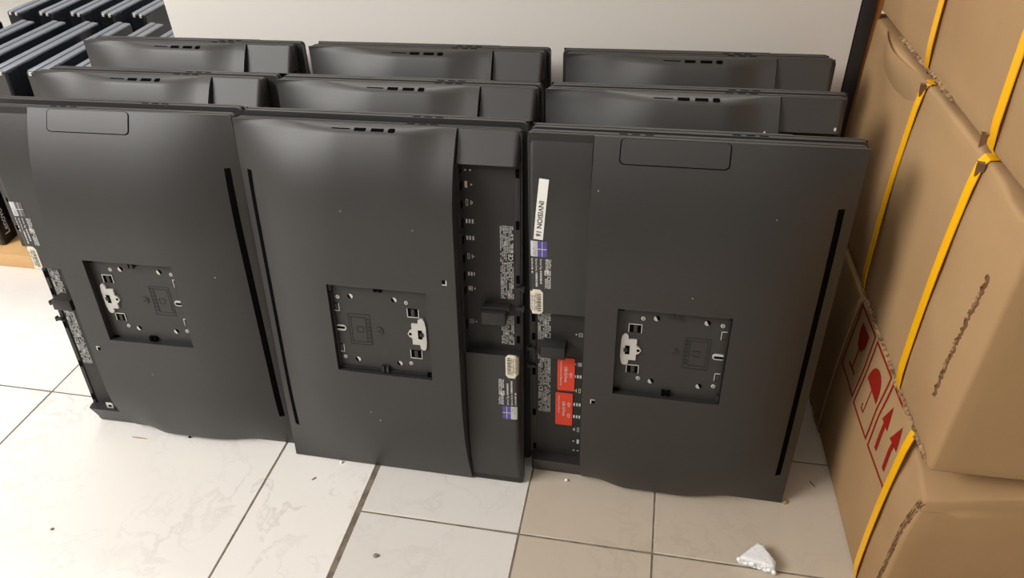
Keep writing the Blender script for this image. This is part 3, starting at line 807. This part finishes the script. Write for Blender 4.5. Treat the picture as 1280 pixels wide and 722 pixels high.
# ------------------------------------------------------------------ bits on the floor
def foam():
    bm = bmesh.new(); bmesh.ops.create_icosphere(bm, subdivisions=4, radius=1)
    out = [(-.026, -.012), (.024, -.010), (.022, .002), (.003, .023), (-.005, .023), (-.015, .008)]
    for v in bm.verts:
        p = v.co
        a = math.atan2(p.y, p.x); r = 9
        for (x0, y0), (x1, y1) in zip(out, out[1:]+out[:1]):
            dx, dy = math.cos(a), math.sin(a); ex, ey = x1-x0, y1-y0
            det = dx*(-ey)+ex*dy
            if abs(det) < 1e-9: continue
            t = (x0*(-ey)+ex*y0)/det; s = (dx*y0-dy*x0)/det
            if t > 0 and 0 <= s <= 1: r = min(r, t)
        hr = math.sqrt(p.x**2+p.y**2); k = min(1, hr*1.12)
        n = 1+.10*noise.noise(Vector((p.x, p.y, p.z))*5.5)
        v.co = Vector((dx*r*k*n, dy*r*k*n, .009+.009*max(-1, min(1, p.z*1.5))*n))
    mb = MB(); mb.frombm(bm, 'foam')
    for k in range(16):
        R = random.Random(k+3); bm = bmesh.new(); bmesh.ops.create_icosphere(bm, subdivisions=2, radius=R.uniform(.0034, .0048))
        mb.frombm(bm, 'foam', Matrix.Translation((-.025+.0032*k+R.uniform(-.001, .001), -.0100+R.uniform(-.001, .003), R.uniform(.004, .012))))
    o = mb.build('foam_scrap', ang=60); o.location = (.747, -.084, 0); o.rotation_euler = (0, 0, -.22)
    zm = min(v.co.z for v in o.data.vertices); o.location.z = -zm
    tag(o, 'white triangular scrap of polystyrene foam on the beige tiles', 'foam scrap')
foam()
def chip(name, m, x, y, sx, sy, sz, rz_, label, cat, seed):
    bm = bmesh.new(); bmesh.ops.create_icosphere(bm, subdivisions=2, radius=1)
    for v in bm.verts:
        n = 1+.35*noise.noise(v.co*1.7+Vector((seed, 0, 0)))
        v.co = Vector((v.co.x*sx*n, v.co.y*sy*n, v.co.z*sz*n))
    zm = min(v.co.z for v in bm.verts)
    mb = MB(); mb.frombm(bm, m); o = mb.build(name, ang=60); o.location = (x, y, -zm); o.rotation_euler = (0, 0, rz_)
    tag(o, label, cat)
chip('wood_splinter', 'splinter', -.294, -.011, .016, .0011, .0010, .02, 'thin pale splinter on white tile in front of the left computer', 'splinter', 1)
chip('grit_crumb', 'pebble', .201, -.165, .0042, .0034, .002, .3, 'brown crumb lying on the plain tile at the bottom of the photo', 'debris', 2)
chip('foam_crumb', 'foam', .083, -.006, .0028, .0024, .0022, .5, 'white crumb at the foot of the middle front computer', 'debris', 3)
chip('grit_crumb', 'dark', -.204, .004, .0026, .0020, .002, .1, 'black crumb under the lower edge of the left front computer', 'debris', 4)
chip('grit_crumb', 'pebble', .051, -.045, .0042, .0012, .001, .9, 'small brown speck on white tile left of the wide grout line', 'debris', 5)
chip('foam_crumb', 'foam', .459, .018, .0030, .0026, .0022, 0, 'white crumb near the seam by the INVISION 16 computer', 'debris', 6)
chip('tape_scrap', 'card', .797, .031, .0045, .0030, .002, .8, 'curled brown scrap at the right bottom corner of the front row', 'debris', 7)
chip('wood_splinter', 'pebble', .842, .074, .0075, .0010, .001, -1.0, 'short dark splinter between the computers and the carton', 'splinter', 8)
chip('grit_crumb', 'pebble', -.316, -.205, .0026, .0022, .0015, .4, 'grey speck on the big white tile at the lower left', 'debris', 9)
flecks(lean_units[2], [(.292, .535, .0018)])
cE = [c for c in kids(lean_units[2]) if c.name.startswith('end_panel')][0]
bm = bmesh.new(); bmesh.ops.create_icosphere(bm, subdivisions=1, radius=.0018)
mb = MB(); mb.frombm(bm, 'ink_white', Matrix.Translation(A(.380, .540, dend(.380, .540)+.001)) @ Matrix.Diagonal((1, .6, 1.6, 1))); mb.build('lint_fleck', cE)

# ------------------------------------------------------------------ light
def lamp(loc, target, size, power, col=(1, 1, 1)):
    l = bpy.data.lights.new('ceiling_light', 'AREA'); l.shape = 'RECTANGLE'; l.size, l.size_y = size; l.energy = power; l.color = col
    o = bpy.data.objects.new('ceiling_light', l); COL.objects.link(o); o.location = loc
    o.rotation_euler = (Vector(target)-Vector(loc)).to_track_quat('-Z', 'Y').to_euler(); return o
lamp((-2.1, -1.5, 2.35), (-.2, 0, .2), (1.6, 1.2), 110, (1, .982, .958))
lamp((-.4, -2.4, 2.75), (-.4, -1.4, 0), (3.0, .5), 22, (1, .96, .91))
lamp((.1, 1.5, 2.75), (.1, .9, 0), (2.6, .5), 45, (1, .975, .95))
lamp((-1.6, 1.6, 2.7), (-1.6, 1.6, 0), (1.2, .3), 16, (.88, .95, 1))
w = bpy.data.worlds.new('World'); scene.world = w; w.use_nodes = True
w.node_tree.nodes['Background'].inputs['Color'].default_value = (1, .95, .88, 1); w.node_tree.nodes['Background'].inputs['Strength'].default_value = .06

vs_ = scene.view_settings
scene.display_settings.display_device = 'sRGB'
vs_.view_transform = 'Standard'; vs_.look = 'None'; vs_.gamma = 1; vs_.exposure = 0; vs_.use_curve_mapping = False
